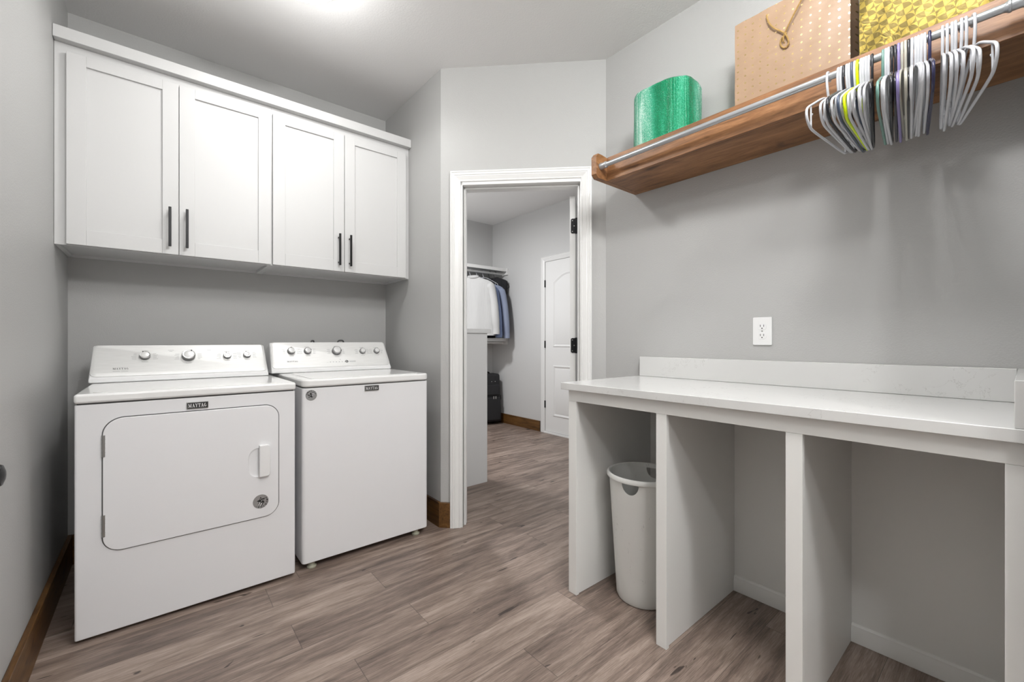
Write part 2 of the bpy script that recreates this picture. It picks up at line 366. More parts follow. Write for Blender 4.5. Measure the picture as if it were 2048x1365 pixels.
# door casing (mitred profile) -----------------------------------------
def casing(name, O, U, W, u0, u1, h, prof, mt, parent=None):
    # O origin on wall, U along the wall, W out of the wall; prof = [(w from inner edge outward, depth)]
    O = Vector(O); U = Vector(U); W = Vector(W); bm = nb(); rings = []
    for (ux, uz, su, sz) in ((u0, 0, -1, 0), (u0, h, -1, 1), (u1, h, 1, 1), (u1, 0, 1, 0)):
        rings.append([bm.verts.new(O + U*(ux + su*a) + UP*(uz + sz*a) + W*d) for a, d in prof])
    for R1, R2 in zip(rings, rings[1:]):
        for i in range(len(prof)-1): bm.faces.new((R1[i], R1[i+1], R2[i+1], R2[i]))
        bm.faces.new((R1[-1], R1[0], R2[0], R2[-1]))
    bm.faces.new(rings[0]); bm.faces.new(rings[-1][::-1])
    return obj(name, bm, mt, parent, ang=20)
PROF = [(0, 0), (0, .009), (.006, .011), (.010, .009), (.014, .011), (.022, .014), (.030, .017), (.034, .016), (.037, .019), (.046, .020), (.049, .018), (.052, .021), (.058, .021), (.060, .018), (.060, 0)]
d1 = sempty('door_1', A + S*.47, 'white framed doorway in the angled wall, its door swung open into the closet')
casing('casing', A, S, -NN, JL-.012, JR+.0, JH+.003, PROF, M['trim'], d1)
bm = nb()
obox(bm, A, S, NN, UP, (JL-.014, JL), (-.004, .13), (0, JH+.004)); obox(bm, A, S, NN, UP, (JR-.004, JR+.012), (-.004, .13), (0, JH+.004)); obox(bm, A, S, NN, UP, (JL-.014, JR+.012), (-.004, .13), (JH-.016, JH+.004))
obj('jamb', bm, M['trim'], d1, bevel=.001)
bm = nb(); obox(bm, A, S, NN, UP, (JL, JL+.011), (.035, .075), (0, JH-.016)); obox(bm, A, S, NN, UP, (JR-.015, JR-.004), (.035, .075), (0, JH-.016)); obox(bm, A, S, NN, UP, (JL, JR-.004), (.035, .075), (JH-.028, JH-.016))
obj('door_stop', bm, M['trim'], d1, bevel=.001)
# door leaf, opened past 90 degrees; hinge edge faces the doorway
LD = (NN*math.cos(math.radians(7)) + S*math.sin(math.radians(7))); LT = Vector((-LD.y, LD.x, 0))*-1    # leaf direction / thickness direction
HP = A + S*(JR-.022) + NN*.145
if LT.dot(S) > 0: LT = -LT
leaf = obj('door_leaf', obox(nb(), HP, LD, LT, UP, (0, .68), (0, .035), (.012, 1.985)), M['trim'], d1, bevel=.002)
for z0 in (1.757, 1.028, .25):
    bm = nb(); pts = [HP + LT*(.036-u) + UP*v - LD*.0002 for u, v in rrect(.004, .036, z0, z0+.09, [.001, .009, .009, .001])]
    pts = [HP + LT*u + UP*v - LD*.0005 for u, v in rrect(-.001, .028, z0, z0+.09, [.001, .009, .009, .001], 4)]
    prism(bm, pts, -LD*.0035)
    tube(bm, [HP - LT*.004 - LD*.004 + UP*(z0-.003), HP - LT*.004 - LD*.004 + UP*(z0+.093)], .0065, 10)
    h = obj('hinge', bm, M['black'], leaf, label='black hinge')
    bm = nb()
    for a_, b_ in ((.019, .012), (.008, .045), (.019, .078)): lathe(bm, [(.0032, 0), (.0028, .0012)], HP + LT*a_ + UP*(z0+b_) - LD*.0040, -LD, 12)
    obj('hinge_screws', bm, M['steel'], leaf)
# ceiling light --------------------------------------------------------
CL = thing('ceiling_light', 'round white glowing ceiling light at the top edge of the view', 'ceiling light', (.472, 1.985, ZC))
obj('base', lathe(nb(), [(.168, 0), (.174, -.012), (.172, -.030), (.163, -.036)], (.472, 1.985, ZC), seg=48), M['trim'], CL)
obj('diffuser', lathe(nb(), [(.161, -.034), (.154, -.050), (.125, -.066), (.08, -.076), (.0, -.079)], (.472, 1.985, ZC), seg=48, cap=False), M['glow'], CL, label='glowing white diffuser')
_b = bpy.data.lights.new('ceiling_light_bulb', 'SPOT'); _b.energy = 9.5; _b.spot_size = math.radians(168); _b.spot_blend = 0.35; _b.shadow_soft_size = 0.05; _b.color = (1, 0.995, 0.985)
_bo = bpy.data.objects.new('ceiling_light_bulb', _b); COL.objects.link(_bo); _bo.location = (.53, 1.975, 2.60)
lamp('ceiling_light_glow', (.50, 1.975, 2.56), 4.5, 0.07)

# ------------------------------------------------------------------ upper cabinets
YF = 2.635; ZB, ZT = 1.513, 2.385
def upper(x0, x1, doors, label):
    t = thing('wall_cabinet', label, 'cabinet', ((x0+x1)/2, (YF+YB)/2, ZB), 'white wall cabinets over the machines')
    bm = nb(); box(bm, x0, x1, YF, YF+.018, ZB, ZT); box(bm, x0, x0+.015, YF+.018, YB-.001, ZB, ZT); box(bm, x1-.015, x1, YF+.018, YB-.001, ZB, ZT)
    box(bm, x0+.015, x1-.015, YF+.018, YB-.001, ZB+.012, ZB+.027); box(bm, x0+.015, x1-.015, YF+.018, YB-.001, ZT-.015, ZT)
    box(bm, x0+.015, x1-.015, YB-.016, YB-.001, ZB, ZT)
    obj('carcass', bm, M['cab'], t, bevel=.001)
    for (a, b, hx) in doors:
        yf = YF-.020; z0, z1 = ZB+.003, 2.338; f = .061
        bm = nb(); box(bm, a, a+f, yf, YF-.001, z0, z1); box(bm, b-f, b, yf, YF-.001, z0, z1)
        box(bm, a+f, b-f, yf, YF-.001, z0, z0+f+.006); box(bm, a+f, b-f, yf, YF-.001, z1-f+.016, z1)
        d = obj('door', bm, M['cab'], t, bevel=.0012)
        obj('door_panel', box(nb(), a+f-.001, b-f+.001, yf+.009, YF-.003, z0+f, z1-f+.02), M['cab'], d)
        bm = nb(); box(bm, hx-.0055, hx+.0055, yf-.035, yf-.024, 1.548, 1.735)
        for z in (1.568, 1.715): tube(bm, [(hx, yf-.026, z), (hx, yf+.001, z)], .0045, 10)
        obj('handle', bm, M['black'], d, bevel=.0015, label='black bar handle')
upper(XL+.001, .482, ((-.296, .0825, .049), (.085, .4785, .114)), 'white two-door wall cabinet above the dryer, the left of the pair')
upper(.482, XS-.001, ((.4865, .8665, .833), (.8695, 1.266, .897)), 'white two-door wall cabinet above the washer, the right of the pair')
struct('trim_1', box(nb(), XL+.001, XS-.001, 2.598, YF+.03, 2.378, 2.430), M['cab'], bevel=.002, label='flat white crown board on top of the wall cabinets')

def merge(dst, src, mt):      # printing becomes part of the surface it is printed on
    dst.data.materials.append(mt); n = len(dst.data.polygons); bm = bmesh.new(); bm.from_mesh(dst.data); bm.from_mesh(src.data)
    bm.faces.ensure_lookup_table()
    for f in bm.faces[n:]: f.material_index = 1; f.smooth = False
    bm.to_mesh(dst.data); bm.free(); ORG.pop(src); bpy.data.objects.remove(src)
# ------------------------------------------------------------------ lettering
def glyphs(ch):
    # strokes (x0,y0,x1,y1,w) in a unit-high box, with slab serifs; returns quads and advance
    T, n = .24, .09; q = []
    def st(x0, y0, x1, y1, w): q.append(((x0-w/2, y0), (x0+w/2, y0), (x1+w/2, y1), (x1-w/2, y1)))
    def sf(x, y, w=.42): q.append(((x-w/2, y-.04), (x+w/2, y-.04), (x+w/2, y+.04), (x-w/2, y+.04)))
    if ch == 'M':
        st(.2, 0, .2, 1, n); st(.25, 1, .68, .05, T); st(.68, .05, 1.1, 1, n); st(1.14, 0, 1.14, 1, T); sf(.2, .04); sf(1.14, .04, .5); sf(.2, .96, .36); sf(1.16, .96, .44); return q, 1.5
    if ch == 'A':
        st(.22, 0, .6, 1, n); st(.95, 0, .55, 1, T); q.append(((.32, .30), (.82, .30), (.82, .38), (.32, .38))); sf(.22, .04, .4); sf(.95, .04, .5); return q, 1.22
    if ch == 'Y':
        st(.62, .45, .27, 1, T); st(.66, .45, 1.0, 1, n); st(.63, 0, .63, .5, T); sf(.27, .96, .46); sf(1.0, .96, .36); sf(.63, .04, .46); return q, 1.24
    if ch == 'T':
        st(.55, 0, .55, 1, T); q.append(((.05, .90), (1.05, .90), (1.05, 1), (.05, 1))); st(.08, .68, .08, .95, n); st(1.02, .68, 1.02, .95, n); sf(.55, .04, .5); return q, 1.15
    if ch == 'G':
        pts = []
        for k in range(15):
            a = math.radians(45 + k*270/14); pts.append((math.cos(a), math.sin(a), abs(math.cos(a))))
        for p, r in zip(pts, pts[1:]):
            w0, w1 = .10+.14*p[2], .10+.14*r[2]
            q.append(((.55+p[0]*.42, .5+p[1]*.5), (.55+p[0]*(.42-w0), .5+p[1]*(.5-w0*.7)), (.55+r[0]*(.42-w1), .5+r[1]*(.5-w1*.7)), (.55+r[0]*.42, .5+r[1]*.5)))
        st(.86, .05, .86, .45, .2); sf(.86, .45, .42); return q, 1.25
def word(bm, text, O, U, V, h, stretch=1.0, lift=None):
    O = Vector(O); U = Vector(U); V = Vector(V); n_ = U.cross(V).normalized(); x = 0; k = 0
    for ch in text:
        q, adv = glyphs(ch)
        for quad in q:
            k += 1
            bm.faces.new([bm.verts.new(O + U*((x+a)*h*stretch) + V*(b*h) + n_*(.0001 + .000012*(k % 9))) for a, b in quad])
        x += adv
    return x*h*stretch
def wwidth(text): return sum(glyphs(c)[1] for c in text)
def word_c(bm, text, C, U, V, width, h):
    st = width/(wwidth(text)*h); C = Vector(C)
    word(bm, text, C - Vector(U)*width/2 - Vector(V)*h/2, U, V, h, st)
def disc_text(bm, text, C, U, V, R, size, a0, a1, flip=False):
    C = Vector(C); U = Vector(U); V = Vector(V); n_ = U.cross(V)
    for i, ch in enumerate(text):
        a = a0 + (a1-a0)*(i/(max(len(text)-1, 1)))
        cu = bpy.data.curves.new('t', 'FONT'); cu.body = ch; cu.size = size; cu.align_x = 'CENTER'; cu.align_y = 'CENTER'; cu.offset = size*.02
        o = bpy.data.objects.new('t', cu); COL.objects.link(o); bpy.context.view_layer.update()
        me = bpy.data.meshes.new_from_object(o.evaluated_get(bpy.context.evaluated_depsgraph_get()))
        rad = U*math.cos(a) + V*math.sin(a); tan = U*math.sin(a) - V*math.cos(a)
        vs_ = [bm.verts.new(C + rad*R + tan*v.co.x + rad*v.co.y + n_*.0002) for v in me.vertices]
        for p in me.polygons:
            try: bm.faces.new([vs_[j] for j in p.vertices])
            except ValueError: pass
        bpy.data.objects.remove(o); bpy.data.curves.remove(cu); bpy.data.meshes.remove(me)
def qd(bm, O, U, V, pts, lift=.0003):
    O = Vector(O); U = Vector(U); V = Vector(V); n_ = U.cross(V).normalized()
    bm.faces.new([bm.verts.new(O + U*a + V*b + n_*lift) for a, b in pts])
XV = Vector((1, 0, 0)); ZV = Vector((0, 0, 1))
def sticker(parent, C, r, rot):
    C = Vector(C); U = XV*math.cos(rot) + ZV*math.sin(rot); V = -XV*math.sin(rot) + ZV*math.cos(rot)
    s = obj('sticker', lathe(nb(), [(r, 0), (r, .0006)], C, (0, -1, 0), 40), M['silver'], parent, label='round silver sticker with a flag emblem')
    F = C + Vector((0, -.0008, 0))
    bm = nb(); disc_text(bm, 'AMERICA', F, U, V, r*.80, r*.36, math.radians(160), math.radians(20))
    # dark star field and stripes
    star = []
    for k in range(10):
        a = math.radians(90+36*k); rr = r*(.60 if k % 2 == 0 else .30); star.append((rr*math.cos(a)-r*.12, rr*math.sin(a)*.95-r*.02))
    qd(bm, F, U, V, star, .0001)
    for k, (a, b) in enumerate(((.30, .42), (.04, .16), (-.22, -.10))):
        qd(bm, F, U, V, [(-.05*r, (a)*r), (.50*r, (a+.14)*r), (.52*r, (b+.12)*r), (-.05*r, b*r)], .0001)
    for k in (-1, 1): qd(bm, F, U, V, [(k*.86*r-.03*r, -.05*r), (k*.86*r+.03*r, -.05*r), (k*.86*r+.03*r, .01*r), (k*.86*r-.03*r, .01*r)], .0001)
    obj('print', bm, M['ink'], s)
    bm = nb()
    for k, (a, b) in enumerate(((.16, .30), (-.10, .04))): qd(bm, F, U, V, [(.12*r, a*r), (.50*r, (a+.12)*r), (.52*r, (b+.12)*r), (.12*r, b*r)], .0002)
    for (x, y) in ((-.30, .10), (-.10, .02), (-.28, -.22)): qd(bm, F, U, V, [(x*r+.07*r*math.cos(2*PI*k/5), y*r+.07*r*math.sin(2*PI*k/5)) for k in range(5)], .0003)
    obj('print_white', bm, M['white'], s)
def badge(parent, x0, x1, z0, z1, yf):
    b = obj('brand_badge', box(nb(), x0, x1, yf-.006, yf, z0, z1), M['steel'], parent, bevel=.001, label='small silver-edged nameplate')
    e = .0025
    p = obj('plate', box(nb(), x0+e, x1-e*.6, yf-.0066, yf-.005, z0+e, z1-e), M['ink'], b)
    bm = nb(); word_c(bm, 'MAYTAG', ((x0+x1)/2, yf-.0068, (z0+z1)/2), XV, ZV, (x1-x0)*.86, (z1-z0)*.52)
    obj('lettering', bm, M['white'], b)

# ------------------------------------------------------------------ machines
def machine_shell(t, x0, x1, yf, yb, z0, z1, zl, rad, feet):
    obj('body', prism(nb(), [(u, v, z0) for u, v in rrect(x0, x1, yf, yb, rad, 6)], (0, 0, z1-z0)), M['enamel'], t, bevel=.0035, seg=3)
    obj('seam', prism(nb(), [(u, v, z1-.002) for u, v in rrect(x0+.005, x1-.005, yf+.005, yb-.01, rad, 6)], (0, 0, .010)), M['gasket'], t)
    for (fx, fy) in feet:
        obj('foot', lathe(nb(), [(.020, 0), (.022, .003), (.022, .008), (.016, .012), (.010, z0+.006)], (fx, fy, 0), seg=20), M['foot'], t)
def console(t, x0, x1, zt, z1, knobs, words, marks, tx):
    yb0, yt, ybk = 2.680, 2.782, 2.875
    prof = [(yb0, zt+.0005), (yb0+.002, zt+.018), (yb0+.012, zt+.028), (yt, z1), (yt+.02, z1+.001), (ybk, z1-.03), (ybk, zt+.0005)]
    bm = nb(); n = len(prof)
    def ins(z): return tx*(z-zt)/(z1-zt)
    a = [bm.verts.new((x0+ins(z), y, z)) for y, z in prof]; b = [bm.verts.new((x1-ins(z), y, z)) for y, z in prof]
    bm.faces.new(a); bm.faces.new(b[::-1])
    for i in range(n): bm.faces.new((a[i], a[(i+1) % n], b[(i+1) % n], b[i]))
    cs = obj('console', bm, M['plastic'], t, bevel=.006, seg=3)
    # slanted face frame
    P0 = Vector((0, yb0+.012, zt+.028)); P1 = Vector((0, yt, z1)); V = (P1-P0).normalized(); Nn = Vector((0, -V.z, V.y)); Hh = (P1-P0).length
    def q(u, v, w): return P0 + XV*u + V*v + Nn*w
    lo, hi = -.002, Hh+.002
    out = rrect(x0+.004, x1-.004, lo, hi, [.022, .022, .014, .014], 6)
    def nar(u, v): c = (x0+x1)/2; k = 1 - (tx/((x1-x0)/2))*(v/Hh); return c + (u-c)*k
    bm = nb(); r0 = [bm.verts.new(q(nar(u, v), v, -.004)) for u, v in out]; r1 = [bm.verts.new(q(nar(u, v), v, .004)) for u, v in out]
    inn = rrect(x0+.015, x1-.013, lo+.014, hi-.004, [.016, .016, .012, .012], 6); r2 = [bm.verts.new(q(nar(u, v), v, .0085)) for u, v in inn]
    k = len(out)
    for R1, R2 in ((r0, r1), (r1, r2)):
        for i in range(k): bm.faces.new((R1[i], R1[(i+1) % k], R2[(i+1) % k], R2[i]))
    bm.faces.new(r2); bm.faces.new(r0[::-1])
    fp = obj('face_plate', bm, M['brushed'], t, ang=25, label='brushed silver control panel')
    F = .0087
    for (kx, kz, r, ang) in knobs:
        v = (kz - P0.z)/V.z; C = q(kx, v, F)
        kb = obj('knob', lathe(nb(), [(r*1.02, 0), (r*1.04, r*.35), (r*.98, r*.75), (r*.92, r*.80)], C, Nn, 32), M['knobside'], t, label='round control knob')
        obj('knob_ring', lathe(nb(), [(r*.97, r*.76), (r*.98, r*.86), (r*.90, r*.95), (r*.80, r*.94)], C, Nn, 32), M['chrome'], kb)
        obj('knob_cap', lathe(nb(), [(r*.76, r*.93), (r*.74, r*.99), (r*.55, r*1.03), (r*.01, r*1.05)], C, Nn, 32), M['knobtop'], kb)
        a = math.radians(ang); pc = C + XV*(r*.84*math.cos(a)) + V*(r*.84*math.sin(a)) + Nn*(r*.94)
        obj('pointer_dot', lathe(nb(), [(r*.12, 0), (r*.12, r*.08)], pc, Nn, 10), M['ink'], kb)
    bm = nb()
    for (txt, wx, wz, wdt, hh) in words: word_c(bm, txt, q(wx, (wz-P0.z)/V.z, F), XV, V, wdt, hh)
    obj('lettering', bm, M['ink'], t)
    random.seed(int(x0*100)+50)
    bm = nb()
    for (kx, kz, r, ang) in knobs:            # rows of tiny unreadable printing round the dials
        v = (kz-P0.z)/V.z; big = r > .015
        for s_ in (-1, 1):
            for j in range(5 if big else 2):
                vv = v + (j-(2 if big else .3))*(.0075 if big else .010); u0 = kx + s_*(r+.010); ln = s_*random.uniform(.010, .020 if big else .016)
                qd(bm, q(0, 0, F), XV, V, [(min(u0, u0+ln), vv), (max(u0, u0+ln), vv), (max(u0, u0+ln), vv+.0012), (min(u0, u0+ln), vv+.0012)], .0001)
        for s_ in (-1, 1): qd(bm, q(0, 0, F), XV, V, [(kx-.012, v+s_*(r+.011)), (kx+.012, v+s_*(r+.011)), (kx+.012, v+s_*(r+.011)+.0012), (kx-.012, v+s_*(r+.011)+.0012)], .0001)
    for (u0, u1, z, th) in marks:
        v = (z-P0.z)/V.z; qd(bm, q(0, 0, F), XV, V, [(u0, v), (u1, v), (u1, v+th), (u0, v+th)], .0001)
    merge(fp, obj('small_print', bm, M['greyink'], t), M['greyink'])
    return cs, q, P0, V, F

# dryer
DX0, DX1, DYF = -.227, .498, 2.180
dr = thing('dryer', 'white front-loading clothes dryer with a square hinged door, left machine', 'dryer', ((DX0+DX1)/2, 2.52, 0))
machine_shell(dr, DX0, DX1, DYF, 2.86, .018, .868, .9, .008, [(DX0+.05, DYF+.06), (DX1-.05, DYF+.06), (DX0+.05, 2.8), (DX1-.05, 2.8)])
bm = nb(); box(bm, DX0-.001, DX1+.001, 2.168, 2.865, .8735, .908)
top = obj('top_panel', bm, M['enamel_top'], dr, bevel=.010, seg=4)
obj('inset_top', prism(nb(), [(u, v, .9079) for u, v in rrect(DX0+.045, DX1-.045, 2.20, 2.66, .03)], (0, 0, .0012)), M['enamel_top'], top)
console(dr, -.236, .478, .909, 1.075, [(-.043, 1.020, .0205, 115), (.126, 1.016, .0275, 60), (.291, 1.014, .0175, 110), (.382, 1.017, .0175, 110)],
        [('MAYTAG', -.128, .966, .056, .0095)], [(-.156, -.130, .954, .0012), (-.126, -.102, .954, .0012), (.045, .068, 1.048, .0014), (.050, .062, 1.042, .0012), (.205, .222, 1.047, .0012)], .008)
ol = rrect(-.152, .427, .3165, .812, [.055, .055, .055, .06], 10)
def scl(o_, e): return rrect(-.152-e, .427+e, .3165-e, .812+e, [.055+e, .055+e, .055+e, .06+e], 10)
ga = obj('door_gasket', prism(nb(), [(u, DYF+.002, v) for u, v in scl(ol, .0035)], (0, -.0028, 0)), M['gasket'], dr)
dd = obj('door', prism(nb(), [(u, DYF+.0005, v) for u, v in ol], (0, -.0085, 0)), M['enamel'], dr, bevel=.0025, seg=3)
bake(dd)
# finger scoop
bm = nb(); bmesh.ops.create_uvsphere(bm, u_segments=32, v_segments=20, radius=1)
for v in bm.verts:
    v.co = Vector((.348 + v.co.x*.040, DYF-.008 + v.co.y*.007, .562 + (abs(v.co.z)**.6)*math.copysign(1, v.co.z)*.064))
cut(dd, bm)
bm = nb(); prism(bm, [(u, DYF-.007, v) for u, v in rrect(.349, .391, .500, .639, [.003, .014, .014, .003], 5)], (0, -.020, 0))
obj('door_handle', bm, M['plastic'], dd, bevel=.004, seg=3, label='white raised pull handle')
for z0 in (.672, .377):
    bm = nb(); tube(bm, [(-.1505, DYF-.006, z0), (-.1505, DYF-.006, z0+.080)], .0055, 12)
    for k in range(1, 5): lathe(bm, [(.0062, 0), (.0062, .0015)], (-.1505, DYF-.006, z0+k*.016), seg=12)
    obj('hinge', bm, M['steel'], dr, label='grey barrel hinge')
badge(dr, .094, .166, .8225, .8505, DYF)
sticker(dd, (.356, DYF-.0081, .3875), .0305, math.radians(-130))

# washer
WX0, WX1, WYF = .531, 1.195, 2.190
wa = thing('washer', 'white top-loading washing machine with closed lid, right machine', 'washer', ((WX0+WX1)/2, 2.52, 0))
machine_shell(wa, WX0, WX1, WYF, 2.86, .036, .874, .9, .018, [(WX0+.05, WYF+.035), (WX1-.06, WYF+.035), (WX0+.05, 2.8), (WX1-.05, 2.8)])
bm = nb(); prism(bm, [(u, v, .879) for u, v in rrect(WX0-.002, WX1+.002, 2.178, 2.865, [.035, .035, .01, .01], 6)], (0, 0, .037))
top = obj('top_panel', bm, M['enamel_top'], wa, bevel=.010, seg=4)
obj('lid', prism(nb(), [(u, v, .9159) for u, v in rrect(WX0+.045, WX1-.045, 2.21, 2.66, .03)], (0, 0, .0022)), M['enamel_top'], wa, bevel=.0008)
W_ = console(wa, .492, 1.192, .917, 1.088, [(.603, 1.034, .0200, 90), (.692, 1.033, .0200, 10), (.858, 1.030, .0265, -15), (1.020, 1.028, .0185, 160), (1.113, 1.028, .0185, 70)],
        [('MAYTAG', .604, .977, .058, .0095)], [(.925, .965, .969, .0024), (.925, .965, .964, .001), (.868, .876, .981, .002)] + [(.808+i*.0175, .8155+i*.0175, .966, .003) for i in range(6)] + [(.790, .802, .966, .001)], .008)
_, q, P0, V, F = W_
lg = obj('round_logo', lathe(nb(), [(.0095, 0), (.0095, .0004)], q(.910, (.969-P0.z)/V.z, F), V.cross(XV)*-1, 24), M['gasket'], wa, label='small round dark emblem')
bm = nb(); n_ = XV.cross(V)
for k in range(10):
    a0 = math.radians(60 + k*28); a1 = a0 + math.radians(28); Cq = q(.910, (.969-P0.z)/V.z, F+.0007)
    bm.faces.new([bm.verts.new(Cq + XV*(r_*math.cos(a_)) + V*(r_*math.sin(a_))) for r_, a_ in ((.004, a0), (.0055, a0), (.0055, a1), (.004, a1))])
obj('print', bm, M['white'], lg)
badge(wa, .828, .903, .8405, .8685, WYF)
sticker(wa, (.570, WYF-.0003, .8395), .0255, math.radians(0))
# hoses peeking over the washer console
for i, (xa, xb, lab) in enumerate(((.755, .795, 'left dark hose loop peeking over the washer console'), (.92, .985, 'right dark hose loop peeking over the washer console'))):
    pts = smooth([(xa, 2.93, .75), (xa, 2.93, 1.05), (xa+.01, 2.94, 1.100), ((xa+xb)/2, 2.945, 1.102+.004*i), (xb-.01, 2.95, 1.100), (xb, 2.985, 1.03), (xb, 3.008, .98)], 3)
    tag(obj('supply_hose', tube(nb(), pts, .005, 8), M['gasket']), lab, 'hose', 'hoses behind the washer')

# ------------------------------------------------------------------ counter
CF = 1.393; ZR = .838; ZU = .887
bc = thing('counter_base', 'white painted open counter base with three kneehole bays', 'counter base', (1.68, .65, 0))
bm = nb(); box(bm, CF, CF+.018, -.004, 1.285, ZR, ZU); obj('top_rail', bm, M['base_cab'], bc, bevel=.001)
for (ya, yb_) in ((1.241, 1.285), (.817, .858), (.401, .443), (-.004, .029)):
    obj('post', box(nb(), CF, CF+.018, ya, yb_, 0, ZR-.0003), M['base_cab'], bc, bevel=.001)
for (ya, yb_) in ((1.2455, 1.283), (.824, .845), (.410, .430), (-.004, .014)):
    obj('divider_panel', box(nb(), CF+.0185, 1.976, ya, yb_, 0.001, ZU-.001), M['base_cab'], bc)
obj('back_panel', box(nb(), 1.966, 1.978, .015, 1.244, .0, ZU-.001), M['base_cab'], bc)
for k, (ya, yb_) in enumerate(((.8455, 1.245), (.4305, .8235), (.0145, .4095))):
    pr = [(1.966, .001), (1.954, .001), (1.954, .050), (1.957, .056), (1.957, .060), (1.962, .066), (1.966, .067)]
    obj('bay_baseboard', prism(nb(), [(x, ya, z) for x, z in pr], (0, yb_-ya, 0)), M['base_cab'], bc)
ct = obj('countertop', prism(nb(), [(1.369, -.004, ZU+.001), (1.369, 1.311, ZU+.001), (XR-.001, 1.311, ZU+.001), (XR-.001, -.004, ZU+.001)], (0, 0, .0295)), M['quartz'], bevel=.002)
tag(ct, 'white veined quartz countertop along the right wall', 'countertop')
tag(obj('backsplash', box(nb(), 1.951, XR-.001, .017, 1.298, .918, 1.018), M['quartz'], bevel=.0015), 'long low quartz backsplash standing against the right wall', 'backsplash', 'quartz backsplash strips')
tag(obj('backsplash', box(nb(), 1.372, XR-.001, -.004, .0155, .918, 1.018), M['quartz'], bevel=.0015), 'short quartz side splash at the far right end of the counter', 'backsplash', 'quartz backsplash strips')
# outlet
ou = thing('wall_outlet', 'white double socket outlet on the grey wall above the counter', 'outlet', (XR, .715, 1.083))
obj('cover_plate', prism(nb(), [(XR-.0005, u, v) for u, v in rrect(.678, .752, 1.083, 1.201, .004, 4)], (-.006, 0, 0)), M['plastic'], ou, bevel=.0015)
for zc in (1.161, 1.122):
    rc_ = obj('receptacle', prism(nb(), [(XR-.006, .715+u, zc+v) for u, v in rrect(-.0165, .0165, -.0135, .0135, .010, 6)], (-.0022, 0, 0)), M['plastic'], ou, bevel=.0006)
    bm = nb()
    for u in (-.0065, .0065): box(bm, XR-.0086, XR-.0080, .715+u-.001, .715+u+.001, zc-.001, zc+.008)
    lathe(bm, [(.0025, 0), (.0025, .0005)], (XR-.0081, .715, zc-.007), (-1, 0, 0), 12)
    obj('slots', bm, M['ink'], rc_, label='dark plug slots')
obj('screw', lathe(nb(), [(.0028, 0), (.0028, .001)], (XR-.0065, .715, 1.1415), (-1, 0, 0), 12), M['steel'], ou)

# ------------------------------------------------------------------ laundry bin
BX, BY = 1.616, 1.058
bn = thing('laundry_bin', 'tall round scuffed white plastic bin in the left bay under the counter', 'bin', (BX, BY, 0))
Rb, Rt, Hb = .110, .143, .535
def rad(z): return Rb + (Rt-Rb)*(z/Hb)
outer = [(.001, .004), (.090, .004), (.100, .001), (.106, .004), (Rb+.001, .016)] + [(rad(z), z) for z in (.05, .15, .25, .35, .45, .50, .530)]
inner = [(rad(.530)-.003, .530)] + [(rad(z)-.003, z) for z in (.45, .35, .25, .15, .05, .02)] + [(.001, .017)]
bin_ = obj('bin_body', lathe(nb(), outer+inner, (BX, BY, 0), seg=72, cap=False), M['bin'], bn)
hd = Vector((-.93, -.36, 0)).normalized()        # handle openings
_dc = Vector((-BX, -BY, 0)).normalized(); _rc = Vector((-math.cos(YAW), math.sin(YAW), 0))      # leftwards as seen from the doorway side
_hv = _dc*math.cos(math.radians(25)) + _rc*math.sin(math.radians(25)); ha = math.atan2(_hv.y, _hv.x)
for sgn in (1, -1):
    c = Vector((math.cos(ha)*sgn, math.sin(ha)*sgn, 0)); tn = Vector((-c.y, c.x, 0)); bm = nb()
    pts = [Vector((BX, BY, 0)) + c*.10 + tn*(.036*math.cos(a)) + UP*(.516 + .045*math.sin(a)) for a in [PI + k*PI/16 for k in range(17)]]
    prism(bm, pts, c*.08); cut(bin_, bm)
rim = [(Rt-.001, .518), (Rt+.004, .516), (Rt+.009, .519), (Rt+.010, .528), (Rt+.007, .534), (Rt+.001, .537), (Rt-.004, .534), (Rt-.005, .520)]
obj('rim', lathe(nb(), rim+[rim[0]], (BX, BY, 0), seg=72, cap=False), M['bin'], bn)

# ------------------------------------------------------------------ shelf
sh = thing('wall_shelf', 'thick stained wooden box shelf high on the right wall', 'shelf', (1.84, .66, 1.885))
obj('front_board', box(nb(), 1.700, 1.719, .0, 1.314, 1.885, 2.000), M['shelf_wood'], sh, bevel=.0015)
obj('bottom_board', box(nb(), 1.7195, 1.979, .0, 1.314, 1.885, 1.903), M['shelf_wood'], sh, bevel=.001)
obj('top_board', box(nb(), 1.7195, 1.979, .0, 1.314, 1.975, 1.995), M['shelf_wood'], sh, bevel=.001)
c = .018
oc = [(1.632, 1.885), (1.979, 1.885), (1.979, 2.000), (1.705, 2.000), (1.678, 2.016), (1.634, 2.016), (1.615, 1.998), (1.615, 1.900)]
oc = [(1.635, 1.885), (1.979, 1.885), (1.979, 1.998), (1.70, 1.998), (1.660, 2.003), (1.632, 2.003), (1.617, 1.985), (1.617, 1.902)]
M['shelf_wood_x'] = wood('stained_bracket_wood', [(0.11, 0.045, 0.016), (0.27, 0.125, 0.05), (0.40, 0.20, 0.085)], (6, 10, 14), 0.4, 2.0)
obj('end_bracket', prism(nb(), [(x, 1.3145, z) for x, z in oc], (0, .030, 0)), M['shelf_wood_x'], sh, bevel=.0015)
RX, RZ = 1.650, 1.943
rd = thing('closet_rod', 'grey metal hanging rod mounted in front of the wooden shelf', 'rod', (RX, .66, RZ))
obj('pole', tube(nb(), [(RX, .001, RZ), (RX, 1.310, RZ)], .0110, 20), M['rod'], rd)
for (ya, dr_) in ((1.313, -1), (-.004, 1)):
    obj('end_cap', lathe(nb(), [(.0165, 0), (.0165, .006), (.0145, .010), (.0140, .026), (.0155, .028), (.0155, .032), (.0125, .036), (.0112, .040)], (RX, ya, RZ), (0, dr_, 0), 24), M['rod'], rd, label='ribbed rod socket')
